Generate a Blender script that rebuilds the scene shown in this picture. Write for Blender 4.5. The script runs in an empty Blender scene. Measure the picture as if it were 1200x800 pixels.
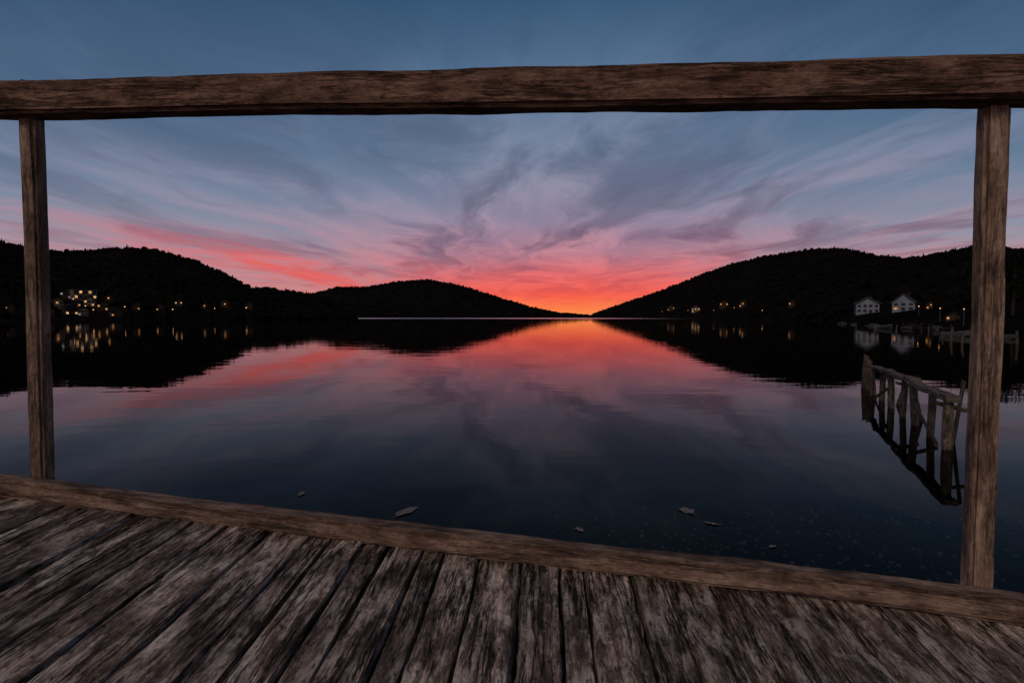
import bpy, bmesh, math, random
import numpy as np
from mathutils import Vector, noise, Matrix
random.seed(7); np.random.seed(7)
S = bpy.context.scene
COL = S.collection
S.view_settings.view_transform = 'Standard'; S.view_settings.look = 'None'; S.view_settings.exposure = 0

# ------------------------------------------------------------------ camera
F = 690.0; PITCH = math.atan(28/F); CAM = Vector((0, 0, 1.5))
cd = bpy.data.cameras.new('camera'); cam = bpy.data.objects.new('camera', cd); COL.objects.link(cam)
cd.sensor_width = 36; cd.lens = 36*F/1200; cd.clip_start = .02; cd.clip_end = 30000
cam.location = CAM; cam.rotation_euler = (math.radians(90)-PITCH, 0, 0); S.camera = cam

def ray(px, py):
    x = (px-600)/F; y = (400-py)/F
    c, s = math.cos(PITCH), math.sin(PITCH)
    return Vector((x, c + y*s, y*c - s))
def at(px, py, Y):
    r = ray(px, py); return CAM + r*(Y/r.y)
def on_z(px, py, z):
    r = ray(px, py); return CAM + r*((z-CAM.z)/r.z)
def row(p):      # picture row of a world point
    d = p-CAM; c, s = math.cos(PITCH), math.sin(PITCH)
    dep = d.y*c - d.z*s; up = d.y*s + d.z*c
    return 400 - F*up/dep

# ------------------------------------------------------------------ helpers
def lin(r, g, b, a=1):
    f = lambda c: (c/255/12.92) if c/255 <= .04045 else ((c/255+.055)/1.055)**2.4
    return (f(r), f(g), f(b), a)
def tag(o, label=None, cat=None, group=None, kind=None):
    if label: o['label'] = label
    if cat: o['category'] = cat
    if group: o['group'] = group
    if kind: o['kind'] = kind
    return o
def empty(name, loc, rz=0):
    o = bpy.data.objects.new(name, None); COL.objects.link(o); o.location = loc; o.rotation_euler = (0, 0, rz)
    o.empty_display_size = .2
    return o
class MB:
    def __init__(s): s.v=[]; s.f=[]; s.uv=[]; s.tone=[]
    def face(s, idx, uvs=None, tone=.5):
        s.f.append(idx); s.uv.extend(uvs if uvs else [(0,0)]*len(idx)); s.tone.extend([tone]*len(idx))
    def box(s, c, d, rz=0, tone=.5):
        b = len(s.v); c = Vector(c); m = Matrix.Rotation(rz, 3, 'Z')
        for z in (-1,1):
            for y in (-1,1):
                for x in (-1,1):
                    s.v.append(c + m @ Vector((x*d[0]/2, y*d[1]/2, z*d[2]/2)))
        for q in ((0,2,3,1),(4,5,7,6),(0,1,5,4),(2,6,7,3),(0,4,6,2),(1,3,7,5)):
            p = [s.v[b+i] for i in q]
            s.face([b+i for i in q], [(v.x+v.y, v.z) for v in p], tone)
        return s
    def beam(s, A, B, side, up, w0, h, w1=None, seg=40, nx=4, ny=3, amp=.002, seed=0, rnd=.12, groove=0, low=.004, tone=.5, taper=1, edge=0):
        """a sawn length of timber from A to B: rounded corners, worn faces, checks along the grain"""
        A=Vector(A); B=Vector(B); side=Vector(side).normalized(); up=Vector(up).normalized()
        if w1 is None: w1 = w0
        L=(B-A).length; n=max(2,int(L*seg)); r=min(w0,h)*rnd
        prof=[]
        for i in range(nx+1): prof.append((-1+2*i/nx, 1))
        for i in range(1,ny+1): prof.append((1, 1-2*i/ny))
        for i in range(1,nx+1): prof.append((1-2*i/nx, -1))
        for i in range(1,ny): prof.append((-1, -1+2*i/ny))
        m=len(prof); b=len(s.v); off=seed*3.17
        per=[0]
        for i in range(m):
            a=prof[i]; c=prof[(i+1)%m]
            per.append(per[-1]+math.hypot((c[0]-a[0])*w0/2,(c[1]-a[1])*h/2))
        for k in range(n+1):
            t=k/n; w=(w0+(w1-w0)*t); tp=1+(taper-1)*t; P=A.lerp(B,t); u=t*L
            lw=Vector((noise.noise(Vector((u*1.3,off,1)))*low, noise.noise(Vector((u*1.3,off,9)))*low, 0))
            eg={-1:0,1:0}
            if edge:
                for q in (-1,1):
                    e_=noise.noise(Vector((u*4+off,q*5,2)))+.6*noise.noise(Vector((u*14+off,q*9,4)))+.5*noise.noise(Vector((u*33+off,q*9,6)))
                    eg[q]=max(0,e_)*edge
            for i,(x,y) in enumerate(prof):
                X=x*w/2*tp; Y=y*h/2*tp
                if abs(x)==1 and abs(y)==1:
                    X-=math.copysign(r,X)*.5; Y-=math.copysign(r,Y)*.5
                g=noise.noise(Vector((u*5+off, X*22, Y*22)))*amp + noise.noise(Vector((u*18+off, X*60, Y*60)))*amp*.4
                if groove and y==1: g += -abs(noise.noise(Vector((u*1.6+off, X*55, 3)))) *groove
                nrm=Vector((x if abs(x)==1 else 0, y if abs(y)==1 else 0)); nrm.normalize()
                X+=nrm.x*g+lw.x; Y+=nrm.y*g+lw.y
                if edge and abs(x)==1 and y>-1: X-=x*eg[int(x)]
                s.v.append(P+side*X+up*Y)
        for k in range(n):
            for i in range(m):
                j=(i+1)%m; a=b+k*m
                u0=k/n*L+off; u1=(k+1)/n*L+off; v0=per[i]+off; v1=per[i+1]+off
                s.face([a+i,a+j,a+m+j,a+m+i],[(u0,v0),(u0,v1),(u1,v1),(u1,v0)],tone)
        for (bb,rev) in ((b,False),(b+n*m,True)):
            ix=[bb+i for i in range(m)]
            if not rev: ix=ix[::-1]
            s.face(ix,[(off+prof[(i-bb)%m][0]*.01,off+prof[(i-bb)%m][1]*h/2) for i in ix],tone*.6)
        return s
    def tube(s, pts, rad, n=8, tone=.5, seed=0, rough=0):
        b=len(s.v); ul=[0]
        for k in range(1,len(pts)): ul.append(ul[-1]+(Vector(pts[k])-Vector(pts[k-1])).length)
        for k,p in enumerate(pts):
            p=Vector(p); d=(Vector(pts[min(k+1,len(pts)-1)])-Vector(pts[max(k-1,0)])).normalized()
            a=d.cross(Vector((0,1,0.01))); a.normalize(); c=d.cross(a)
            r=rad[k] if isinstance(rad,(list,tuple)) else rad
            for i in range(n):
                th=2*math.pi*i/n; rr=r*(1+rough*noise.noise(Vector((p.z*3+seed*5,th*1.3,seed))))
                s.v.append(p+a*math.cos(th)*rr+c*math.sin(th)*rr)
        for k in range(len(pts)-1):
            u0,u1=ul[k]+seed*1.7,ul[k+1]+seed*1.7
            for i in range(n):
                j=(i+1)%n; q=b+k*n
                s.face([q+i,q+j,q+n+j,q+n+i],[(u0,i*.03),(u0,(i+1)*.03),(u1,(i+1)*.03),(u1,i*.03)],tone)
        s.face([b+i for i in range(n)][::-1],None,tone); e=b+(len(pts)-1)*n
        s.face([e+i for i in range(n)],None,tone)
        return s
    def build(s, name, mat, parent=None, smooth=False):
        me=bpy.data.meshes.new(name); me.from_pydata([tuple(v) for v in s.v],[],s.f)
        uvl=me.uv_layers.new(name='UVMap'); uvl.data.foreach_set('uv',np.array(s.uv,dtype=np.float32).ravel())
        ca=me.color_attributes.new('tone','FLOAT_COLOR','CORNER')
        t=np.array(s.tone,dtype=np.float32); ca.data.foreach_set('color',np.stack([t,t,t,np.ones_like(t)],1).ravel())
        me.materials.append(mat)
        if smooth: me.polygons.foreach_set('use_smooth',[True]*len(me.polygons))
        me.update()
        o=bpy.data.objects.new(name,me); COL.objects.link(o)
        if parent: o.parent=parent
        return o

# ------------------------------------------------------------------ materials
def newmat(name):
    m=bpy.data.materials.new(name); m.use_nodes=True; nt=m.node_tree
    b=nt.nodes['Principled BSDF']; return m,nt,b
def nd(nt,t,**k):
    n=nt.nodes.new(t)
    for a,v in k.items(): setattr(n,a,v)
    return n
def inp(nt,sock,v):
    if hasattr(v,'is_output'): nt.links.new(v,sock)
    else: sock.default_value=v
def mth(nt,op,a,b=None,c=None,clamp=False):
    n=nd(nt,'ShaderNodeMath',operation=op); n.use_clamp=clamp; inp(nt,n.inputs[0],a)
    if b is not None: inp(nt,n.inputs[1],b)
    if c is not None: inp(nt,n.inputs[2],c)
    return n.outputs[0]
def ramp(nt,fac,stops,interp='LINEAR'):
    n=nd(nt,'ShaderNodeValToRGB'); n.color_ramp.interpolation=interp; e=n.color_ramp.elements
    while len(e)>1: e.remove(e[-1])
    e[0].position=stops[0][0]; e[0].color=stops[0][1]
    for p,c in stops[1:]:
        x=e.new(p); x.color=c
    inp(nt,n.inputs[0],fac); return n.outputs[0]
def mix(nt,f,a,b,blend='MIX'):
    n=nd(nt,'ShaderNodeMix',data_type='RGBA',blend_type=blend); inp(nt,n.inputs[0],f); inp(nt,n.inputs[6],a); inp(nt,n.inputs[7],b); return n.outputs[2]
def noi(nt,vec,scale,detail=4,rough=.55,dist=0,dim='3D'):
    n=nd(nt,'ShaderNodeTexNoise'); n.noise_dimensions=dim
    inp(nt,n.inputs['Vector'],vec); n.inputs['Scale'].default_value=scale; n.inputs['Detail'].default_value=detail
    n.inputs['Roughness'].default_value=rough; n.inputs['Distortion'].default_value=dist; return n.outputs[0]
def mapp(nt,vec,sc,loc=(0,0,0),rot=(0,0,0)):
    n=nd(nt,'ShaderNodeMapping'); inp(nt,n.inputs[0],vec); n.inputs['Scale'].default_value=sc; n.inputs['Location'].default_value=loc; n.inputs['Rotation'].default_value=rot; return n.outputs[0]
G=lambda v:(v,v,v,1)

def wood(name, dark, mid, light, bump=.6, crack=.5, bd=.008, worn=.3, pits=.5):
    m,nt,b=newmat(name)
    uv=nd(nt,'ShaderNodeUVMap').outputs[0]
    at_=nd(nt,'ShaderNodeAttribute',attribute_name='tone').outputs['Fac']
    warp=noi(nt,mapp(nt,uv,(4,14,1)),1,4,.6)
    uvw=nd(nt,'ShaderNodeVectorMath',operation='ADD'); nt.links.new(uv,uvw.inputs[0])
    cx=nd(nt,'ShaderNodeCombineXYZ'); inp(nt,cx.inputs[1],mth(nt,'MULTIPLY',warp,.03)); nt.links.new(cx.outputs[0],uvw.inputs[1]); uvv=uvw.outputs[0]
    big=noi(nt,mapp(nt,uvv,(4.5,34,1)),1,7,.68)
    fine=noi(nt,mapp(nt,uvv,(24,260,1)),1,5,.7)
    pat=noi(nt,mapp(nt,uv,(9,16,1)),1,6,.68)
    grit=noi(nt,mapp(nt,uv,(75,130,1)),1,4,.7)
    ck=noi(nt,mapp(nt,uvv,(3.2,52,1),(4,2,0)),1,5,.65)
    crk=mth(nt,'SUBTRACT',1,mth(nt,'MULTIPLY',mth(nt,'ABSOLUTE',mth(nt,'SUBTRACT',ck,.5)),20),clamp=True)
    crk=mth(nt,'MULTIPLY',crk,ramp(nt,noi(nt,mapp(nt,uv,(3.2,16,1),(9,1,0)),1,4,.6),[(.46,G(0)),(.54,G(1))]))
    g=mth(nt,'ADD',mth(nt,'ADD',mth(nt,'MULTIPLY',big,.36),mth(nt,'MULTIPLY',grit,.16)),mth(nt,'ADD',mth(nt,'MULTIPLY',fine,.26),mth(nt,'MULTIPLY',pat,.22)))
    c=ramp(nt,g,[(.39,dark),(.49,mid),(.59,light)])
    blot=ramp(nt,pat,[(.38,G(.4)),(.56,G(1))])
    c=mix(nt,.6,c,blot,'MULTIPLY')
    wm=ramp(nt,noi(nt,mapp(nt,uv,(5,13,1),(2,7,0)),1,6,.7),[(.52,G(0)),(.60,G(1))])
    c=mix(nt,mth(nt,'MULTIPLY',mth(nt,'MULTIPLY',wm,worn),grit,clamp=True),c,light)
    pit=ramp(nt,noi(nt,mapp(nt,uv,(30,90,1),(7,3,0)),1,3,.6),[(.30,G(1)),(.40,G(0))])
    dk_=mth(nt,'MAXIMUM',mth(nt,'MULTIPLY',crk,crack),mth(nt,'MULTIPLY',pit,pits))
    c=mix(nt,dk_,c,(.008,.005,.004,1))
    tn=mth(nt,'ADD',mth(nt,'MULTIPLY',at_,1.0),.5)
    cc=nd(nt,'ShaderNodeCombineXYZ'); [inp(nt,cc.inputs[i],tn) for i in range(3)]
    c=mix(nt,1,c,cc.outputs[0],'MULTIPLY')
    nt.links.new(c,b.inputs['Base Color'])
    inp(nt,b.inputs['Roughness'],mth(nt,'ADD',mth(nt,'MULTIPLY',g,.4),.55))
    b.inputs['Specular IOR Level'].default_value=.1
    h=mth(nt,'SUBTRACT',mth(nt,'ADD',mth(nt,'ADD',mth(nt,'MULTIPLY',big,.8),mth(nt,'MULTIPLY',grit,.25)),mth(nt,'MULTIPLY',fine,.5)),mth(nt,'MULTIPLY',dk_,.8))
    bp=nd(nt,'ShaderNodeBump'); bp.inputs['Strength'].default_value=bump; bp.inputs['Distance'].default_value=bd
    nt.links.new(h,bp.inputs['Height']); nt.links.new(bp.outputs[0],b.inputs['Normal'])
    return m
M={}
M['rail']=wood('brown_rail_wood',(.036,.017,.011,1),(.15,.080,.052,1),(.32,.19,.135,1),.9,.7,.007,.3,.5)
M['post']=wood('post_wood',(.05,.029,.020,1),(.20,.125,.085,1),(.42,.29,.21,1),.9,.6,.006,.4,.4)
M['deck']=wood('weathered_deck_wood',(.042,.026,.018,1),(.235,.160,.118,1),(.78,.62,.50,1),1.0,.95,.012,1.5,.7)
M['oldwood']=wood('old_wet_wood',(.012,.009,.007,1),(.085,.065,.048,1),(.20,.16,.12,1),.8,.8)
M['bankwood']=wood('dark_landing_wood',(.008,.006,.005,1),(.04,.03,.023,1),(.09,.07,.055,1),.6,.8)

def plain(name,col,rough=.8,var=.3,scale=2,bump=0,dist=.02,metal=0,spec=.3):
    m,nt,b=newmat(name); tc=nd(nt,'ShaderNodeTexCoord').outputs['Object']
    n=noi(nt,tc,scale,6,.6); d=tuple(c*(1-var) for c in col[:3])+(1,); l=tuple(min(1,c*(1+var)) for c in col[:3])+(1,)
    nt.links.new(ramp(nt,n,[(.3,d),(.7,l)]),b.inputs['Base Color']); b.inputs['Roughness'].default_value=rough; b.inputs['Metallic'].default_value=metal
    b.inputs['Specular IOR Level'].default_value=spec
    if bump:
        bp=nd(nt,'ShaderNodeBump'); bp.inputs['Strength'].default_value=bump; bp.inputs['Distance'].default_value=dist
        nt.links.new(n,bp.inputs['Height']); nt.links.new(bp.outputs[0],b.inputs['Normal'])
    return m
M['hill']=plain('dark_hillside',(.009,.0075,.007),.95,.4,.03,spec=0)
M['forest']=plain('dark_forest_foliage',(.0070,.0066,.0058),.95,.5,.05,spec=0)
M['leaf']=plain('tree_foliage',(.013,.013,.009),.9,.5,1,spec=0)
M['bark']=plain('tree_bark',(.03,.025,.02),.95,.4,6,.6,spec=0)
M['white']=plain('white_painted_wall',(.19,.21,.24),.8,.3,.6,spec=0)
M['cream']=plain('cream_render_wall',(.13,.10,.08),.8,.3,.6,spec=0)
M['brown']=plain('brown_timber_wall',(.045,.033,.025),.8,.3,.8,spec=0)
M['roof']=plain('dark_roof_tiles',(.022,.020,.020),.8,.35,2,.5,spec=0)
M['roofgrey']=plain('grey_roof_tiles',(.05,.053,.06),.8,.3,2,.4,spec=0)
M['frame']=plain('window_frame_paint',(.28,.29,.31),.6,.1,2,spec=0)
M['metal']=plain('dull_metal',(.08,.08,.08),.6,.2,5,0,.02,.5)
M['rock']=plain('grey_shore_rock',(.055,.052,.050),.85,.6,2,.8,.08,spec=0)
M['pebble']=plain('lakebed_pebbles',(.42,.40,.37),.8,.6,9,.4,.01)
M['floatleaf']=plain('pale_fallen_leaf',(.19,.165,.15),.7,.45,30,.4,.003,spec=.1)
M['boat']=plain('grey_boat_paint',(.09,.095,.10),.6,.3,3,spec=.1)
def glow(name,col,s,lo=.25):
    m,nt,b=newmat(name); tc=nd(nt,'ShaderNodeTexCoord').outputs['Object']
    n=noi(nt,tc,1.4,3); b.inputs['Base Color'].default_value=(.05,.04,.03,1)
    nt.links.new(ramp(nt,n,[(.38,tuple(c*lo for c in col)+(1,)),(.6,col+(1,))]),b.inputs['Emission Color']); b.inputs['Emission Strength'].default_value=s
    return m
M['lit']=glow('warm_lit_glass',(1,.42,.11),.95)
M['lit2']=glow('yellow_lit_glass',(1,.55,.22),1.1)
M['litc']=glow('cool_lit_glass',(.62,.72,.85),.45)
M['lamp']=glow('lamp_glow',(1,.46,.15),4,.8)
m,nt,b=newmat('dark_glass'); b.inputs['Base Color'].default_value=(.01,.012,.015,1); b.inputs['Roughness'].default_value=.2; b.inputs['Specular IOR Level'].default_value=.1; M['glass']=m

# water
m=bpy.data.materials.new('lake_water'); m.use_nodes=True; nt=m.node_tree; nt.nodes.clear()
out=nd(nt,'ShaderNodeOutputMaterial'); pos=nd(nt,'ShaderNodeNewGeometry').outputs['Position']
w1=noi(nt,mapp(nt,pos,(.35,.9,1)),1,2,.5); w2=noi(nt,mapp(nt,pos,(2.2,4,1)),1,2,.5); w3=noi(nt,mapp(nt,pos,(.02,.05,1)),1,2,.5)
calm=ramp(nt,w3,[(.42,G(.15)),(.62,G(1))])
h=mth(nt,'ADD',mth(nt,'MULTIPLY',w1,.009),mth(nt,'MULTIPLY',mth(nt,'MULTIPLY',w2,.0030),calm))
bp=nd(nt,'ShaderNodeBump'); bp.inputs['Strength'].default_value=.5; bp.inputs['Distance'].default_value=1; nt.links.new(h,bp.inputs['Height'])
fr=nd(nt,'ShaderNodeFresnel'); fr.inputs[0].default_value=1.29; nt.links.new(bp.outputs[0],fr.inputs[1])
refl=mth(nt,'POWER',fr.outputs[0],1.6)
sep=nd(nt,'ShaderNodeSeparateXYZ'); nt.links.new(pos,sep.inputs[0])
breeze=ramp(nt,mth(nt,'DIVIDE',sep.outputs[1],3000),[(.20,G(.02)),(.32,G(.22))])    # a breeze roughens the far end of the lake
gl=nd(nt,'ShaderNodeBsdfGlossy'); nt.links.new(breeze,gl.inputs['Roughness']); gl.inputs['Color'].default_value=(1,.97,.96,1); nt.links.new(bp.outputs[0],gl.inputs['Normal'])
tr=nd(nt,'ShaderNodeBsdfTransparent'); tr.inputs[0].default_value=(.38,.40,.41,1)
ms=nd(nt,'ShaderNodeMixShader'); nt.links.new(refl,ms.inputs[0]); nt.links.new(tr.outputs[0],ms.inputs[1]); nt.links.new(gl.outputs[0],ms.inputs[2]); nt.links.new(ms.outputs[0],out.inputs[0])
M['water']=m
# lakebed: silt colour, painted darker with depth for light lost in the water
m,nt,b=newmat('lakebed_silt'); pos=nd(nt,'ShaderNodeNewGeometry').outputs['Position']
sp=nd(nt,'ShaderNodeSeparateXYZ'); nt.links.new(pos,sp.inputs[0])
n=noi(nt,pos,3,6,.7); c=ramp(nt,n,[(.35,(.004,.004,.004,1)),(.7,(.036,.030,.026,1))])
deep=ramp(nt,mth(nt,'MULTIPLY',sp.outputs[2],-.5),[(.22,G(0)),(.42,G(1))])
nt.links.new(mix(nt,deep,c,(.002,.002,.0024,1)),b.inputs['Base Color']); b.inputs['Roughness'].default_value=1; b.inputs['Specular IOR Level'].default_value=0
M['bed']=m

# ------------------------------------------------------------------ sky
W=bpy.data.worlds.new('World'); S.world=W; W.use_nodes=True; nt=W.node_tree; nt.nodes.clear()
try:
    W.cycles.sampling_method='MANUAL'; W.cycles.sample_map_resolution=512
except Exception: pass
wo=nd(nt,'ShaderNodeOutputWorld'); bg=nd(nt,'ShaderNodeBackground'); nt.links.new(bg.outputs[0],wo.inputs[0])
dirv=nd(nt,'ShaderNodeTexCoord').outputs['Generated']
sp=nd(nt,'ShaderNodeSeparateXYZ'); nt.links.new(dirv,sp.inputs[0]); x,y,z=sp.outputs
el=mth(nt,'MULTIPLY',mth(nt,'ARCSINE',mth(nt,'MAXIMUM',z,0.0)),180/math.pi)      # degrees
elf=mth(nt,'DIVIDE',el,60)
az0=math.atan((665-600)/F)
hl=mth(nt,'SQRT',mth(nt,'ADD',mth(nt,'MULTIPLY',x,x),mth(nt,'MULTIPLY',y,y)))
dt=mth(nt,'DIVIDE',mth(nt,'ADD',mth(nt,'MULTIPLY',x,math.sin(az0)),mth(nt,'MULTIPLY',y,math.cos(az0))),mth(nt,'MAXIMUM',hl,.001))
azd=mth(nt,'MULTIPLY',mth(nt,'ARCCOSINE',mth(nt,'MINIMUM',dt,1)),180/math.pi)
azf=mth(nt,'DIVIDE',azd,60,clamp=True)
near=ramp(nt,azf,[(0,G(1)),(.12,G(.9)),(.30,G(.38)),(.60,G(0))],'EASE')
E=lambda d:d/60
sunr=ramp(nt,elf,[(0,lin(255,160,84)),(E(.9),lin(255,124,68)),(E(2.2),lin(248,90,72)),(E(3.8),lin(222,96,98)),(E(5.8),lin(176,118,136)),(E(9),lin(144,130,156)),(E(14),lin(114,126,152)),(E(20),lin(84,110,142)),(E(28),lin(54,86,118)),(E(45),lin(34,54,82)),(1,lin(26,42,68))])
sider=ramp(nt,elf,[(0,lin(180,152,150)),(E(4),lin(164,150,160)),(E(7),lin(140,146,164)),(E(11),lin(104,126,152)),(E(16),lin(78,106,136)),(E(25),lin(46,76,108)),(E(45),lin(32,50,76)),(1,lin(26,42,68))])
base=mix(nt,near,sider,sunr)
zz=mth(nt,'MAXIMUM',mth(nt,'ADD',z,.02),.02)
u=mth(nt,'DIVIDE',x,zz); v=mth(nt,'DIVIDE',y,zz)
uvn=nd(nt,'ShaderNodeCombineXYZ'); inp(nt,uvn.inputs[0],u); inp(nt,uvn.inputs[1],v)
P=uvn.outputs[0]
wv=noi(nt,mapp(nt,P,(.4,.18,1)),1,3,.5)
wc=nd(nt,'ShaderNodeCombineXYZ'); inp(nt,wc.inputs[0],mth(nt,'MULTIPLY',mth(nt,'SUBTRACT',wv,.5),2.8)); inp(nt,wc.inputs[1],mth(nt,'MULTIPLY',mth(nt,'SUBTRACT',wv,.5),1.2))
pa=nd(nt,'ShaderNodeVectorMath',operation='ADD'); nt.links.new(P,pa.inputs[0]); nt.links.new(wc.outputs[0],pa.inputs[1]); PW=pa.outputs[0]
c1=noi(nt,mapp(nt,PW,(.82,.23,1),(3.1,1.7,0),(0,0,.13)),1,7,.6,.3)
c2=noi(nt,mapp(nt,PW,(1.05,.36,1),(11,4.7,0),(0,0,.13)),1,7,.62,.45)
c3=noi(nt,mapp(nt,PW,(2.8,.58,1),(5,8.2,0),(0,0,.18)),1,6,.62,.4)
m1=ramp(nt,c1,[(.40,G(0)),(.62,G(1))],'EASE'); m2=ramp(nt,c2,[(.43,G(0)),(.63,G(1))],'EASE'); m3=ramp(nt,c3,[(.42,G(0)),(.62,G(1))],'EASE')
lit=ramp(nt,elf,[(0,lin(255,150,80)),(E(2.2),lin(252,102,82)),(E(4.2),lin(238,116,114)),(E(6.5),lin(204,140,152)),(E(10),lin(168,152,174)),(E(15),lin(142,148,172)),(E(21),lin(106,130,158)),(E(28),lin(68,98,130)),(1,lin(36,52,78))])
shd=ramp(nt,elf,[(0,lin(235,84,54)),(E(3),lin(180,70,78)),(E(6),lin(112,82,106)),(E(10),lin(90,94,120)),(E(16),lin(72,90,118)),(E(26),lin(42,68,98)),(1,lin(26,40,66))])
# the long coral band sweeping from the gap to the far left
zb=mth(nt,'MAXIMUM',mth(nt,'ADD',z,.012),.012); ub=mth(nt,'DIVIDE',x,zb); vb=mth(nt,'DIVIDE',y,zb)
bu=mth(nt,'ADD',mth(nt,'SUBTRACT',ub,-4.1),mth(nt,'MULTIPLY',mth(nt,'SUBTRACT',wv,.5),1.8))
bandm=mth(nt,'POWER',2.718,mth(nt,'MULTIPLY',mth(nt,'MULTIPLY',bu,bu),-1.9))
bandm=mth(nt,'MULTIPLY',bandm,ramp(nt,mth(nt,'DIVIDE',vb,20),[(.22,G(0)),(.48,G(1))]))
bandm=mth(nt,'MULTIPLY',bandm,ramp(nt,c3,[(.34,G(.3)),(.55,G(1))]))
litw=mth(nt,'MULTIPLY',mth(nt,'MULTIPLY',mth(nt,'ADD',mth(nt,'MULTIPLY',m1,.6),mth(nt,'MULTIPLY',m3,.4)),.95),ramp(nt,azf,[(0,G(1)),(.25,G(.75)),(.5,G(.5)),(.9,G(.35))]))
litw=mth(nt,'MULTIPLY',litw,ramp(nt,elf,[(E(14),G(1)),(E(24),G(.5))]))
col=mix(nt,litw,base,lit)
shw=mth(nt,'MULTIPLY',mth(nt,'ADD',mth(nt,'MULTIPLY',m2,.8),mth(nt,'MULTIPLY',mth(nt,'MULTIPLY',m2,m3),.3)),mth(nt,'MULTIPLY',ramp(nt,azf,[(0,G(.85)),(.45,G(.65)),(.9,G(.45))]),ramp(nt,elf,[(0,G(.12)),(E(3.5),G(.65)),(E(7),G(.95)),(E(18),G(.85)),(E(26),G(.4))])),clamp=True)
col=mix(nt,shw,col,shd)
col=mix(nt,mth(nt,'MULTIPLY',bandm,.8),col,lin(232,92,86))
nt.links.new(col,bg.inputs[0]); bg.inputs[1].default_value=1

# added sun lamp: warm fill from behind the camera, standing in for afterglow
ld=bpy.data.lights.new('evening_fill','SUN'); ld.energy=.9; ld.angle=math.radians(25); ld.color=(1,.80,.66)
lo=bpy.data.objects.new('evening_fill',ld); COL.objects.link(lo); lo.rotation_euler=(math.radians(54),0,math.radians(-26))

# ------------------------------------------------------------------ water and lakebed
def grid(name,xs,ys,zf,mat):
    mb=MB()
    for yy in ys:
        for xx in xs: mb.v.append(Vector((xx,yy,zf(xx,yy))))
    n=len(xs)
    for j in range(len(ys)-1):
        for i in range(n-1):
            a=j*n+i; mb.face([a,a+1,a+n+1,a+n])
    return mb.build(name,mat,None,True)
w=grid('lake_water',[-14000,14000],[-300,18000],lambda a,b:0,M['water']); tag(w,'calm dark lake mirroring the sunset sky','water',kind='structure')
xs=[-14000,-2000,-200,-40]+[-20+i for i in range(41)]+[40,200,2000,14000]; ys=[-300,-40]+[-6+i for i in range(46)]+[80,300,2000,18000]
def bedz(a,b):
    if abs(a)>=50 or b>=60 or b<-20: return -12
    return -.32-.055*max(0,b-2)-.03*max(0,-a-1)-.02*max(0,b-8)+.04*noise.noise(Vector((a*.6,b*.6,0)))
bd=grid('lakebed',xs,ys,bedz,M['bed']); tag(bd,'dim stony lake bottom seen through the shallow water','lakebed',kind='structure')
def on_bed(px,py):
    z_=-.4
    for _ in range(8):
        p=on_z(px,py,z_); z_=bedz(p.x,p.y)
    p.z=z_; return p

# ------------------------------------------------------------------ hills
def lerp_tab(tab,x):
    if x<=tab[0][0]: return tab[0][1]
    for (a,b),(c,d) in zip(tab,tab[1:]):
        if x<=c: return b+(d-b)*(x-a)/(c-a)
    return tab[-1][1]
def hill(name,label,x0,x1,dx,ridge,shore,back,drop,rough,pw=1.3,nt_=26,mat='hill',seed=0):
    def surf(px,t):
        Ys=lerp_tab(shore,px); Yr=lerp_tab(back,px); Y=Ys+(Yr-Ys)*t
        X=(px-600)/F*Y
        if t<=0: return Vector((X,Y,-1.5))
        top=at(px,lerp_tab(ridge,px),Yr).z-drop
        s=t**pw if t<=1 else 1-(t-1)*1.3
        z=max(top,.5)*max(s,0)+.35*min(1,t*40)-.5*max(0,1-t*60)
        z+=rough*noise.noise(Vector((X/60+seed,Y/60,0)))*min(1,t*3)*(.3 if t>.9 else 1)
        return Vector((X,Y,z))
    mb=MB(); pxs=np.arange(x0,x1+.1,dx).tolist(); ts=[-.02,0.001]+[ (i/nt_)**1.5*1.0 for i in range(1,nt_+1)]+[1.1,1.3,1.7]
    for t in ts:
        for px in pxs: mb.v.append(surf(px,t))
    n=len(pxs)
    for j in range(len(ts)-1):
        for i in range(n-1):
            a=j*n+i; mb.face([a,a+1,a+n+1,a+n])
    o=mb.build(name,M[mat],None,True); tag(o,label,'hill',kind='structure'); return surf
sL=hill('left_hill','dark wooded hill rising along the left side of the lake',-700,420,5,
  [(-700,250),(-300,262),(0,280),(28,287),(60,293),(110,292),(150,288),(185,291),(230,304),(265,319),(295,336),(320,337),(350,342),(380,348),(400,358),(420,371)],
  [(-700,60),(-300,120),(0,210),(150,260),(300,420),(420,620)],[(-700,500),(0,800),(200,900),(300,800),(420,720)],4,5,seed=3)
sC=hill('centre_hill','broad dark hill at the far end of the lake left of the afterglow',330,700,4,
  [(330,346),(370,343),(395,336),(430,336),(460,330),(500,327),(530,332),(560,340),(590,350),(620,359),(650,366),(700,371.3)],
  [(330,2300),(700,2600)],[(330,3400),(700,3200)],5,14,seed=8)
sF=hill('far_hills','faint low hills on the horizon under the brightest glow',560,900,6,
  [(560,368),(640,367.5),(665,366),(690,368.5),(720,369),(760,366),(900,364)],[(560,6000),(900,6000)],[(560,8000),(900,8000)],6,20,seed=5)
sR=hill('right_hill','long dark wooded hill sloping down to the lake from the right',688,2000,5,
  [(688,370.5),(700,365),(740,351),(780,337),(820,321),(860,307),(900,298),(950,291),(985,290),(1020,297),(1060,302),(1090,298),(1140,287),(1200,292),(1500,270),(2000,250)],
  [(688,2000),(760,1000),(860,500),(960,230),(1000,130),(1060,92),(1120,62),(1200,42),(1400,24),(2000,12)],
  [(688,2500),(800,1500),(985,1000),(1200,600),(1500,400),(2000,260)],3.5,4,pw=1.25,seed=12)
def place(surf,px,py):
    lo_,hi=0.001,1.0
    for _ in range(40):
        mid=(lo_+hi)/2
        if row(surf(px,mid))>py: lo_=mid
        else: hi=mid
    return lo_
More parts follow.
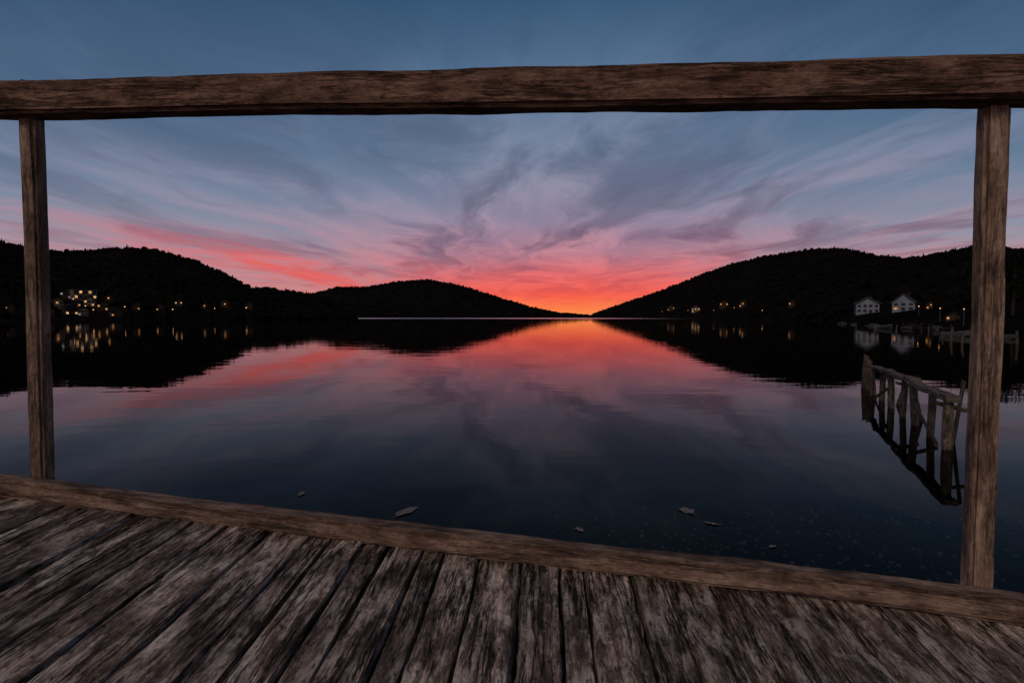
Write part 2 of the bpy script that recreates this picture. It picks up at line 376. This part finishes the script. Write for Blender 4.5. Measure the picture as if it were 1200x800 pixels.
# ------------------------------------------------------------------ houses
clear=[]
def house(surf,px,py,wpx,wallmat,roofmat,label,lit=(),storeys=2,cols=3,name='house',cat='house',group=None,turn=0,flat=False,litmat='lit',st_=None,steep=.30,cl=.6):
    t=place(surf,px,py); p=surf(px,t); wd=wpx/F*p.y; st=st_*wd if st_ else min(2.9,wd*.34); hh=storeys*st; dp=wd*.8
    face=math.atan2(-p.x,p.y)+turn
    root=empty(name,p,face)
    tag(root,label,cat,group)
    clear.append((surf,px,wpx*cl+2,t+(.03 if cl>.7 else 0)))
    mb=MB(); mb.box((0,0,hh/2-.6),(wd,dp,hh+1.2))
    if not flat:      # gable ends face the lake
        rh=wd*steep; b0=len(mb.v)
        for yy in (-dp/2,dp/2):
            mb.v+= [Vector((-wd/2,yy,hh)),Vector((wd/2,yy,hh)),Vector((0,yy,hh+rh))]
        mb.face([b0,b0+1,b0+2]); mb.face([b0+5,b0+4,b0+3])
    mb.build('wall',M[wallmat],root)
    rf=MB()
    if flat:
        rf.box((0,0,hh+.15),(wd*1.06,dp*1.06,.3)); r=rf.build('roof',M[roofmat],root)
    else:
        ov=wd*.08; th=wd*.06
        for sx in (-1,1):
            b0=len(rf.v)
            for yy in (-dp/2-ov,dp/2+ov):
                for k,(xx,z_) in enumerate(((0,hh+rh+.02),(sx*(wd/2+ov),hh-ov*rh/(wd/2)+.02),(sx*(wd/2+ov),hh-ov*rh/(wd/2)+th+.02),(0,hh+rh+th+.02))):
                    rf.v.append(Vector((xx,yy,z_)))
            for q in ((0,1,2,3),(7,6,5,4),(0,4,5,1),(1,5,6,2),(2,6,7,3),(3,7,4,0)): rf.face([b0+i for i in q])
        r=rf.build('roof',M[roofmat],root)
        MB().box((wd*.2,dp*.15,hh+rh*.9),(wd*.07,wd*.07,rh*.9)).build('chimney',M['brown'],r)
    cw=wd/cols
    for s_ in range(storeys):
        for c in range(cols):
            xx=-wd/2+cw*(c+.5); zc=st*(s_+.52); ww=min(1.5,cw*.62); wh=st*.55
            if s_==0 and c==cols//2:
                MB().box((xx,-dp/2-.03,st*.38),(ww*.8,.08,st*.76)).build('door',M['brown'],root); continue
            fr=MB()
            for dx_ in (-1,1): fr.box((xx+dx_*ww/2,-dp/2-.04,zc),(ww*.1,.1,wh*1.1))
            for dz in (-1,1): fr.box((xx,-dp/2-.045,zc+dz*wh/2),(ww*1.1,.1,wh*.1))
            f=fr.build('window',M['frame'] if wallmat=='white' else M['brown'],root)
            mm=M[litmat] if (s_,c) in lit else M['glass']
            MB().box((xx,-dp/2-.015,zc),(ww,.03,wh)).build('pane',mm,f)
    return root
gL='houses on the left lakeside slope'; gR='houses on the right lakeside slope'
house(sL,68,361,12,'cream','roof','small house nearest the left railing post in the lit lakeside village',lit=[(0,0),(1,1)],group=gL)
house(sL,83,369,13,'brown','roof','brown house at the water edge straight below the flat roofed building',lit=[(0,0),(0,2)],group=gL,litmat='lit2',turn=.3)
house(sL,98,351,23,'cream','roofgrey','flat roofed building, highest in the left village, a few windows lit',lit=[(0,0),(1,3),(0,4),(1,1)],storeys=2,cols=5,name='apartment_building',cat='building',flat=True,litmat='lit2',turn=.3)
house(sL,78,350,11,'brown','roof','small dark house just left of the flat roofed building on the left slope',lit=[(0,2),(1,0)],group=gL,litmat='litc')
house(sL,107,359,11,'cream','roof','small cream house between the flat roofed building and the water',lit=[(1,0),(0,2)],group=gL,turn=-.3,litmat='lit2')
house(sL,121,364,11,'brown','roof','brown house to the right of and below the flat roofed building',lit=[(1,0),(0,2)],group=gL)
house(sL,98,370,10,'cream','roof','small waterside house right of the brown house at the water edge',lit=[(0,0)],group=gL,litmat='litc')
house(sL,90,362,9,'brown','roof','small brown house in the middle of the left village',lit=[(1,0),(1,2)],group=gL)
house(sL,128,354,9,'brown','roof','small house uphill at the right edge of the left village',lit=[(1,1)],group=gL)
house(sL,136,371,11,'brown','roof','small waterside house at the right end of the left village',lit=[(0,0)],group=gL,turn=.2)
house(sL,59,371,9,'brown','roofgrey','small waterside house with grey roof at the left end of the village',lit=[(0,0)],group=gL)
house(sL,12,366,10,'brown','roof','dark house left of the left railing post with one lit window',lit=[(1,0)],group=gL)
house(sL,160,363,8,'brown','roof','small dark house between the left village and the lone house',lit=[(0,2)],group=gL)
house(sL,188,364,8,'brown','roof','lone house right of the village with one lit lower window',lit=[(0,0)],cols=3,group=gL)
house(sL,210,359,8,'brown','roof','small house with two bright windows halfway along the left shore',lit=[(1,0),(1,2)],group=gL,litmat='lit2')
house(sL,240,362,7,'brown','roof','small house right of the one with two bright windows on the left shore',lit=[(1,1)],group=gL)
house(sL,264,361,9,'brown','roofgrey','dim grey roofed house below where the left hill drops away',lit=[(1,1)],group=gL)
house(sL,292,362,8,'brown','roof','smallest house, last on the left shore towards the far hill',lit=[(0,0)],group=gL)
house(sR,786,364,9,'brown','roof','first small house on the right shore counted from the sunset',lit=[(0,0),(1,2)],group=gR)
house(sR,815,366,10,'cream','roof','brightly lit cream house on the right shore with orange reflection below',lit=[(0,0),(1,0),(1,1),(1,2)],group=gR,litmat='lit2')
house(sR,848,361,10,'brown','roof','brown house with lit upper floor, third along the right shore',lit=[(1,0),(1,2)],group=gR)
house(sR,870,360,8,'brown','roof','small brown house, fourth along the right shore',lit=[(0,0),(1,1)],group=gR)
house(sR,928,360,8,'brown','roof','small dark house with one lit window between the fourth house and the white ones',lit=[(1,0)],group=gR)
house(sR,1015,367,23,'white','roofgrey','left one of the two pale gabled houses on the right shore',lit=[],storeys=2,cols=4,turn=.12,st_=.24,steep=.28,cl=.95)
house(sR,1059,364,22,'white','roofgrey','right one of the two pale gabled houses on the right shore',lit=[(0,0)],storeys=2,cols=3,turn=-.1,st_=.22,steep=.42,cl=.95)
house(sR,1090,362,9,'brown','roof','little house just right of the two pale houses',lit=[(1,1),(0,0)],group=gR)
house(sR,1116,375,13,'brown','roof','low boathouse near the right railing post with a lit window',lit=[(0,0)],storeys=1,cols=3,name='boathouse',cat='boathouse')

def street_lamp(surf,px,py,label,h=5):
    t=place(surf,px,py); p=surf(px,t); clear.append((surf,px,4,t)); q=min(1,p.y/350)
    r=empty('street_lamp',p,math.atan2(-p.x,p.y)); tag(r,label,'street lamp','street lamps along the shores')
    MB().tube([(0,0,-.3),(0,0,h*.9),(0,-.2,h),(0,-.7,h+.1)],[.05,.04,.03,.02],6).build('pole',M['metal'],r)
    MB().box((0,-.9,h+.1),(.25,.45,.10)).build('lamp_housing',M['metal'],r)
    MB().tube([(0,-.9,h+.02),(0,-.9,h-.12*q),(0,-.9,h-.25*q)],[.22*q,.27*q,.12*q],8).build('lamp_shade',M['lamp'],r)
for px,py,l in [(64,368,'street lamp at the water beside the left railing post'),(75,366,'street lamp on the lower left of the lit village'),(87,356,'street lamp left of the flat roofed building'),(92,366,'street lamp below the middle of the left village'),(101,365,'street lamp just below the small cream village house'),(110,370,'street lamp by the water below the flat roofed building'),(114,356,'street lamp just right of the flat roofed building'),(127,364,'street lamp between the last two houses of the left village'),(147,366,'street lamp just beyond the right end of the left village'),(203,368,'lone street lamp halfway along the left shore'),(252,366,'street lamp before the last two houses of the left shore'),
    (776,367,'street lamp left of the first house on the right shore'),(806,366,'street lamp beside the brightly lit cream house on the right shore'),(836,366,'street lamp between the second and third houses of the right shore'),(860,364,'street lamp between the third and fourth houses of the right shore'),(893,368,'street lamp right of the fourth house on the right shore'),(1076,370,'street lamp between the right pale house and the little house'),(1101,376,'street lamp next to the low boathouse'),(1129,381,'street lamp right of the low boathouse')]:
    street_lamp(sL if px<500 else sR,px,py,l,3.0 if px<1000 else 1.9)

# ------------------------------------------------------------------ woods on the hills (no single tree can be told apart)
t_=(1+5**.5)/2
ICO=np.array([(-1,t_,0),(1,t_,0),(-1,-t_,0),(1,-t_,0),(0,-1,t_),(0,1,t_),(0,-1,-t_),(0,1,-t_),(t_,0,-1),(t_,0,1),(-t_,0,-1),(-t_,0,1)])/1.9
ICF=np.array([(0,11,5),(0,5,1),(0,1,7),(0,7,10),(0,10,11),(1,5,9),(5,11,4),(11,10,2),(10,7,6),(7,1,8),(3,9,4),(3,4,2),(3,2,6),(3,6,8),(3,8,9),(4,9,5),(2,4,11),(6,2,10),(8,6,7),(9,8,1)])
def forest(name,label,surf,x0,x1,n,hmin,hmax,ridgefrac=.35,cone=.35):
    V=[];Fc=[];c=0
    for i in range(n):
        px=random.uniform(x0,x1); t=random.uniform(.93,1.03) if random.random()<ridgefrac else random.uniform(.012,1)**1.3+.012
        if any(s is surf and abs(px-q)<w_ and t<tt+.02 for s,q,w_,tt in clear): continue
        p=surf(px,t)
        if p.y<110: continue
        h=random.uniform(hmin,hmax)*(.5+.9*random.random()**2)*min(1,.35+p.y/350)
        if random.random()>cone:
            vv=ICO*np.array([h*.5,h*.5,h*.42])*np.random.uniform(.65,1.3,(12,1))+np.array([p.x,p.y,p.z+h*.3]); V.append(vv); Fc.append(ICF+c); c+=12
        else:
            a=np.linspace(0,2*np.pi,6)[:5]+random.random(); r=h*.25
            vv=np.array([(0,0,h*.95)]+[(math.cos(q)*r*random.uniform(.7,1.3),math.sin(q)*r*random.uniform(.7,1.3),0) for q in a])+np.array([p.x,p.y,p.z]); V.append(vv)
            Fc.append(np.array([(0,1+k,1+(k+1)%5) for k in range(5)])+c); c+=6
    V=np.concatenate(V); Fc=np.concatenate(Fc)
    me=bpy.data.meshes.new(name); me.from_pydata(V.tolist(),[],Fc.tolist()); me.materials.append(M['forest'])
    o=bpy.data.objects.new(name,me); COL.objects.link(o); tag(o,label,'forest',kind='stuff')
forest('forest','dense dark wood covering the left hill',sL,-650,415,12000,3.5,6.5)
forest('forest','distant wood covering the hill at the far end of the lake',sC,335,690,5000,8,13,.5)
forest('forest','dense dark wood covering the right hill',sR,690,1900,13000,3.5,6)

# ------------------------------------------------------------------ single trees and rocks on the near right bank
def tree(px,t,h,label,seed):
    p=sR(px,t); r=empty('tree',p,seed); tag(r,label,'tree','trees on the near right bank'); rn=random.Random(seed)
    tr_=MB().tube([(0,0,-.4),(.05*h*.1,0,h*.3),(.1,.05,h*.6),(.15,0,h*.92)],[h*.03,h*.022,h*.014,h*.004],8,rough=.2)
    for k in range(7):
        a=rn.uniform(0,6.28); z0=h*rn.uniform(.3,.75); L=h*.28
        tr_.tube([(.08,0,z0),(math.cos(a)*L*.6,math.sin(a)*L*.6,z0+L*.4),(math.cos(a)*L,math.sin(a)*L,z0+L*.7)],[h*.009,h*.005,h*.002],5)
    tr_.build('trunk',M['bark'],r)
    cr=MB(); cl=[(rn.gauss(0,h*.15),rn.gauss(0,h*.15),h*rn.uniform(.35,.95)) for _ in range(26)]
    for c in cl:
        for k in range(45):
            q=Vector(c)+Vector((rn.gauss(0,h*.055),rn.gauss(0,h*.055),rn.gauss(0,h*.045))); s_=h*.02
            a=Vector((rn.uniform(-1,1),rn.uniform(-1,1),rn.uniform(-1,1))).normalized()*s_; b_=a.cross(Vector((rn.random(),rn.random(),rn.random()))).normalized()*s_
            i=len(cr.v); cr.v+=[q-a,q-b_,q+a,q+b_]; cr.face([i,i+1,i+2,i+3])
    cr.build('crown',M['leaf'],r)
for i,(px,t,h,l) in enumerate([(1150,.05,6,'tree on the near bank directly behind the right railing post'),(1186,.05,7.5,'tallest tree on the near bank, right of the right railing post'),(1215,.04,6,'tree at the far right end of the near bank')]): tree(px,t,h,l,i+4)
def rock(px,py,wm,label,seed):
    p=on_z(px,py,0)
    bm=bmesh.new(); bmesh.ops.create_icosphere(bm,subdivisions=3,radius=wm/2)
    for q in bm.verts:
        n_=noise.noise(q.co*2.2/wm+Vector((seed*4,0,0))); q.co*=1+.6*n_; q.co.z*=.45
    me=bpy.data.meshes.new('rock'); bm.to_mesh(me); bm.free(); me.materials.append(M['rock'])
    o=bpy.data.objects.new('rock',me); COL.objects.link(o); o.location=(p.x,p.y,.02); tag(o,label,'rock','rocks along the right waterline')
for i,(px,py,w_,l) in enumerate([(988,379.5,2.0,'leftmost grey rock at the tip of the right bank'),(1000,380.5,1.4,'small rock right of the tip rock'),(1022,382,1.8,'broad rock at the waterline below the left pale house'),(1041,383.5,1.2,'small rock at the waterline between the two pale houses'),(1062,385.5,1.4,'rock at the waterline below the right pale house'),(1180,397,1.2,'rock on the waterline just right of the right railing post')]): rock(px,py,w_,l,i)

def rowing_boat(px,py,L,rz,label):
    p=on_z(px,py,0); r=empty('rowing_boat',(p.x,p.y,0),rz); tag(r,label,'boat','small boats moored by the right bank')
    mb=MB(); n=14; rings=[]
    for k in range(n+1):
        t=k/n; wv_=L*.19*max(.02,math.sin(math.pi*min(1,.18+t*.82)))**.7; kz=-.1+.25*t**3; tz=.35+.22*t**2
        ring=[]
        for a in (-1,-.8,-.4,0,.4,.8,1):
            ring.append(Vector((-L/2+L*t,a*wv_,kz+(tz-kz)*abs(a)**2.2)))
        for a in (.9,.7,.35,0,-.35,-.7,-.9): ring.append(Vector((-L/2+L*t,a*wv_,kz+.04+(tz-kz-.04)*abs(a)**2.0)))
        rings.append(ring)
    for k,rg in enumerate(rings): mb.v+=rg
    m_=14
    for k in range(n):
        for j in range(m_):
            a=k*m_; mb.face([a+j,a+m_+j,a+m_+(j+1)%m_,a+(j+1)%m_])
    mb.face(list(range(m_)))
    mb.build('hull',M['boat'],r)
    for xx in (-.28,.08): MB().box((xx*L,0,.24),(.22,L*.30,.03)).build('seat',M['bankwood'],r)
rowing_boat(1098,387,2.6,1.0,'small grey rowing boat moored left of the boathouse')
rowing_boat(1122,394,2.2,-.7,'small grey rowing boat closest to the right railing post')
rowing_boat(1036,385,3.0,.3,'small grey rowing boat moored below the two pale houses')
def stage(px,py,L,rz,label):
    p=on_z(px,py,0); r=empty('landing_stage',(p.x,p.y,0),rz); tag(r,label,'jetty','little landing stages on the right bank')
    mb=MB()
    for k in range(int(L/.22)): mb.box((0,k*.22,.4),(1.0,.19,.05),tone=random.uniform(.2,.9))
    mb.build('decking',M['bankwood'],r)
    for k in range(int(L/1.2)+1):
        for sx in (-1,1): MB().tube([(sx*.5,k*1.2,-1.2),(sx*.5,k*1.2,0),(sx*.52,k*1.2,.62+.2*math.sin(k*3+sx))],[.06,.06,.05],7).build('post',M['bankwood'],r)
stage(1074,385,4.5,-.3,'little landing stage on the bank below the street lamp')
stage(1110,389,3.6,.25,'little landing stage in front of the low boathouse')
def mooring_post(px,py,h,label,lean=0):
    p=on_z(px,py,0); o=MB().tube([(0,0,-1.2),(lean*.3,0,h*.4),(lean,0,h)],[.08,.07,.06],9,rough=.15,seed=px).build('mooring_post',M['oldwood']); o.location=p
    tag(o,label,'post','mooring posts off the right bank')
for px,py,h,l,ln in [(1088,391,.7,'mooring post left of the two rowing boats near the boathouse',.05),(1105,396,.5,'short mooring post between the two rowing boats near the boathouse',-.05),(1114,399,.9,'tall mooring post in front of the nearer rowing boat',.12),(1127,403,.7,'mooring post beside the left edge of the right railing post',.1),(1003,386,.7,'mooring post off the tip of the right bank',0),(1026,388,.6,'mooring post off the bank below the left pale house',.04),(1050,390,.8,'mooring post off the bank below the right pale house',.08),(1192,405,.8,'mooring post right of the right railing post',-.05)]: mooring_post(px,py,h,l,ln)

# ------------------------------------------------------------------ ruined jetty
A=on_z(1110,526,0);B=on_z(1012,454,0)
D=(B-A); L=D.length; D.normalize(); Nn=Vector((-D.y,D.x,0))
if Nn.x<0: Nn=-Nn
jr=empty('ruined_jetty',A); tag(jr,'ruined old wooden jetty with broken posts standing in the water at the right','jetty')
ht=.56
def jpost(base,h,r,lean,seed,tone=.5):
    n_=7; pts=[base+Vector((0,0,-1.4)),base]+[base+lean*(k/n_)+Vector((0,0,h*k/n_)) for k in range(1,n_+1)]
    mb=MB(); mb.tube(pts,[r,r*.95]+[r*(1+.08*noise.noise(Vector((k*.5,seed,1)))) for k in range(n_)],10,rough=.12,seed=seed,tone=tone)
    mb.v[-1]+=Vector((0,0,.05)); mb.v[-2]+=Vector((0,0,.02)); mb.v[-5]-=Vector((0,0,.03))
    mb.build('post',M['oldwood'],jr,True)
rn=random.Random(5)
for k,(f,h,r,lx) in enumerate([(0,.55,.055,0),(.12,.52,.045,.03),(.25,.54,.052,-.03),(.38,.52,.045,.01),(.52,.55,.05,0),(.66,.52,.048,.04),(.80,.50,.048,-.04),(.91,.62,.045,.03),(1.0,.68,.052,.03)]):
    jpost(D*L*f,h,r,Vector((lx,rn.uniform(-.03,.03),0)),k+1,rn.uniform(.4,1.0))
for k,(f,h,r,lx) in enumerate([(.07,.74,.022,.10),(.32,.46,.03,-.10),(.58,.30,.03,.12)]):
    jpost(D*L*f+Nn*.16,h,r,Vector((lx,rn.uniform(-.03,.03),0)),k+20,.3)
mb=MB(); mb.beam(-D*.10+Vector((0,0,ht+.03)),D*L*.46+Vector((0,0,ht+.045)),Nn,(0,0,1),.14,.075,seg=14,seed=2,amp=.014,low=.04,tone=1.3,nx=5,ny=4); mb.build('beam',M['oldwood'],jr)
mb=MB(); mb.beam(D*L*.48+Vector((0,0,ht+.035)),D*(L*.86)+Vector((0,0,ht-.02)),Nn,(0,0,1),.11,.065,seg=14,seed=4,amp=.014,low=.04,tone=1.1,nx=5,ny=4); mb.build('beam',M['oldwood'],jr)
for s_,e_ in ((.02,.26),(.38,.22)):
    mb=MB(); c=D*L*s_; mb.beam(c-Nn*.10+Vector((0,0,ht-.05)),c+Nn*e_+Vector((0,0,ht-.14)),D,(0,0,1),.05,.05,seg=12,seed=6+s_,amp=.006); mb.build('crossbeam',M['oldwood'],jr)
for a_,b2,za,zb_ in ((.02,.24,.02,.38),(.50,.70,.34,.02)):
    mb=MB(); mb.beam(D*L*a_-Nn*.07+Vector((0,0,za)),D*L*b2-Nn*.06+Vector((0,0,zb_)),Nn,(0,0,1),.025,.045,seg=14,seed=8+a_,amp=.006); mb.build('brace',M['oldwood'],jr)

# ------------------------------------------------------------------ fallen leaves on the water and pebbles on the bed
def float_leaf(px,py,w_,ln,rz,label,seed):
    p=on_z(px,py,.004); rn=random.Random(seed); mb=MB(); n=16; rim=[]
    for k in range(n):
        a=2*math.pi*k/n; rr=1+.14*math.cos(5*a)+rn.uniform(-.06,.06)
        rim.append(Vector((math.cos(a)*w_/2*rr,math.sin(a)*ln/2*rr,.002+.006*rn.random())))
    inner=[Vector((q.x*.5,q.y*.5,.003+.002*rn.random())) for q in rim]
    mb.v=[Vector((0,0,.003))]+inner+rim
    for k in range(n):
        j=(k+1)%n; mb.face([0,1+k,1+j]); mb.face([1+k,1+n+k,1+n+j,1+j])
    mb.tube([(0,-ln*.45,.004),(w_*.1,-ln*.62,.006),(w_*.16,-ln*.8,.01)],[.0015,.0013,.001],5)
    o=mb.build('fallen_leaf',M['floatleaf'],None,True); o.location=(p.x,p.y,0.002); o.rotation_euler=(0,0,rz); tag(o,label,'leaf','pale leaves floating on the near water')
for i,a in enumerate([(476,599,.09,.24,-.5,'long pale leaf floating left of centre just beyond the deck edge beam'),(353,578,.05,.12,0,'faint small floating leaf farthest to the left'),(805,598,.10,.15,.2,'largest pale leaf floating right of centre'),(679,620,.05,.08,.3,'small pale floating leaf just right of the middle'),(834,613,.045,.09,1,'small floating leaf beside and below the largest one'),(905,640,.03,.05,2,'tiny floating leaf farthest to the right')]): float_leaf(*a,i)
mb=MB(); rn=random.Random(3)
for i in range(1300):
    p=on_bed(rn.gauss(930,170),rn.uniform(590,705))
    if p.y<1.2: continue
    r=.005+.022*rn.random()**3; c=p+Vector((0,0,r*.3)); b0=len(mb.v)
    for q in ICO: mb.v.append(c+Vector((q[0]*r*rn.uniform(.7,1.3),q[1]*r*rn.uniform(.7,1.3),q[2]*r*.6)))
    for f in ICF: mb.face([b0+int(k) for k in f])
tag(mb.build('pebbles',M['pebble'],None,True),'scattered small pebbles on the shallow lake bottom','pebbles',kind='stuff')

# ------------------------------------------------------------------ deck and railing
YL,YR=1.751,1.302
Lb=at(40,558,YL); Rb=at(1151,688,YR); Lt=at(28,138,YL); Rt=at(1174,124,YR)
D=(Rb-Lb); SP=D.length; D=D/SP; Dh=Vector((D.x,D.y,0)).normalized(); N=Vector((Dh.y,-Dh.x,0))     # N points back to the viewer
Nup=D.cross(N); Nup = -Nup if Nup.z<0 else Nup
KH,KW=.052,.075
def K(s,n,h): return Lb+D*s+N*n+Nup*h
s0,s1=-2.9,SP+1.7
dk=empty('wooden_deck',K(SP/2,.6,-KH-.04)); tag(dk,'weathered brown plank deck in the foreground with a low edge beam','deck')
def local(mb,root):
    for i,v_ in enumerate(mb.v): mb.v[i]=v_-root.location
    return mb
mb=MB(); rn=random.Random(19); s=s0; top=-KH; i=0; LEN=2.9
def frac(ss): return min(1,max(0,(ss-1.0)/1.6))
def backdir(ss):
    b_=Vector((-.17*frac(ss),-1,0)); return (b_-Nup*b_.dot(Nup)).normalized()
while s<s1:
    wd_=rn.choice([rn.uniform(.052,.08),rn.uniform(.085,.11),rn.uniform(.10,.14)])
    if s+wd_>s1: break
    g=.0005+rn.random()**2*.0035
    d0=backdir(s+wd_/2); th=.04; hz=rn.uniform(-.005,.005)
    A_=K(s+wd_/2,-.03+rn.uniform(-.006,.004),top-th/2+hz); B_=A_+d0*LEN
    wA=wd_*abs(D.cross(d0).length)-g; wB=wA*(.71 if 0<frac(s+wd_/2)<1 else 1)
    side=-d0.cross(Nup)
    mb.beam(A_,B_,side,Nup,wA,th,wB,seg=80,nx=14,ny=2,amp=.0032,seed=i*1.37+1,rnd=.14,groove=.010,low=.002,tone=rn.uniform(.15,.95),edge=.008)
    s+=wd_; i+=1
local(mb,dk).build('decking',M['deck'],dk)
mb=MB(); mb.beam(K(s0,KW/2-.006,-KH/2),K(s1,KW/2-.006,-KH/2),N,Nup,KW-.012,KH,seg=50,nx=8,ny=6,amp=.0045,seed=21,rnd=.5,low=.006,tone=.5); local(mb,dk).build('edge_beam',M['post'],dk)
for nn in (.05,.55,1.05,1.6,2.2):
    mb=MB(); mb.beam(K(s0,nn,-KH-.04-.085),K(s1,nn,-KH-.04-.085),N,Nup,.07,.15,seg=6,seed=nn); local(mb,dk).build('joist',M['oldwood'],dk)
for ss in (s0+.4,SP/2,s1-.4):
    for nn in (.15,2.1):
        p=K(ss,nn,-.3); mb=MB(); mb.tube([Vector((p.x,p.y,-1.2)),Vector((p.x,p.y,0)),p],[.09,.09,.085],10,rough=.1); local(mb,dk).build('pile',M['oldwood'],dk)
rl=empty('railing',K(SP/2,-.035,0)); tag(rl,'brown wooden railing with one thick top rail framing the sunset','railing')
for k,(b_,t2,w_) in enumerate(((Lb,Lt,.054),(Rb,Rt,.050))):
    u_=(t2-b_).normalized(); c=-N*.025
    mb=MB(); mb.beam(b_+c-u_*.30,t2+c+u_*.012,Dh,N,w_,.046,seg=70,nx=6,ny=6,amp=.0026,seed=31+k*7,rnd=.35,low=.006,tone=.4+.3*k); local(mb,rl).build('post',M['post'],rl)
RD=(Rt-Lt).normalized()
cc=N*.006+Vector((0,0,.048))
mb=MB(); mb.beam(Lt-RD*2.6+cc,Rt+RD*1.5+cc,N,(0,0,1),.078,.094,seg=60,nx=6,ny=10,amp=.0036,seed=53,rnd=.22,low=.007,tone=.5); local(mb,rl).build('top_rail',M['rail'],rl)
for t2 in (Lt,Rt):       # nails over the posts
    mb=MB(); p=t2+Vector((0,0,.092)); mb.tube([p,p+Vector((.002,0,.012)),p+Vector((.002,0,.013)),p+Vector((.002,0,.016))],[.003,.003,.007,.007],8); local(mb,rl).build('nail',M['metal'],rl)
# one more post beyond the left edge of the picture keeps the run going
b_=Lb-D*SP; t2=Lt-RD*SP
u_=(t2-b_).normalized(); mb=MB(); mb.beam(b_-N*.025-u_*.3,t2-N*.025+u_*.012,Dh,N,.056,.046,seg=30,nx=4,ny=4,amp=.0026,seed=77,rnd=.3); local(mb,rl).build('post',M['post'],rl)
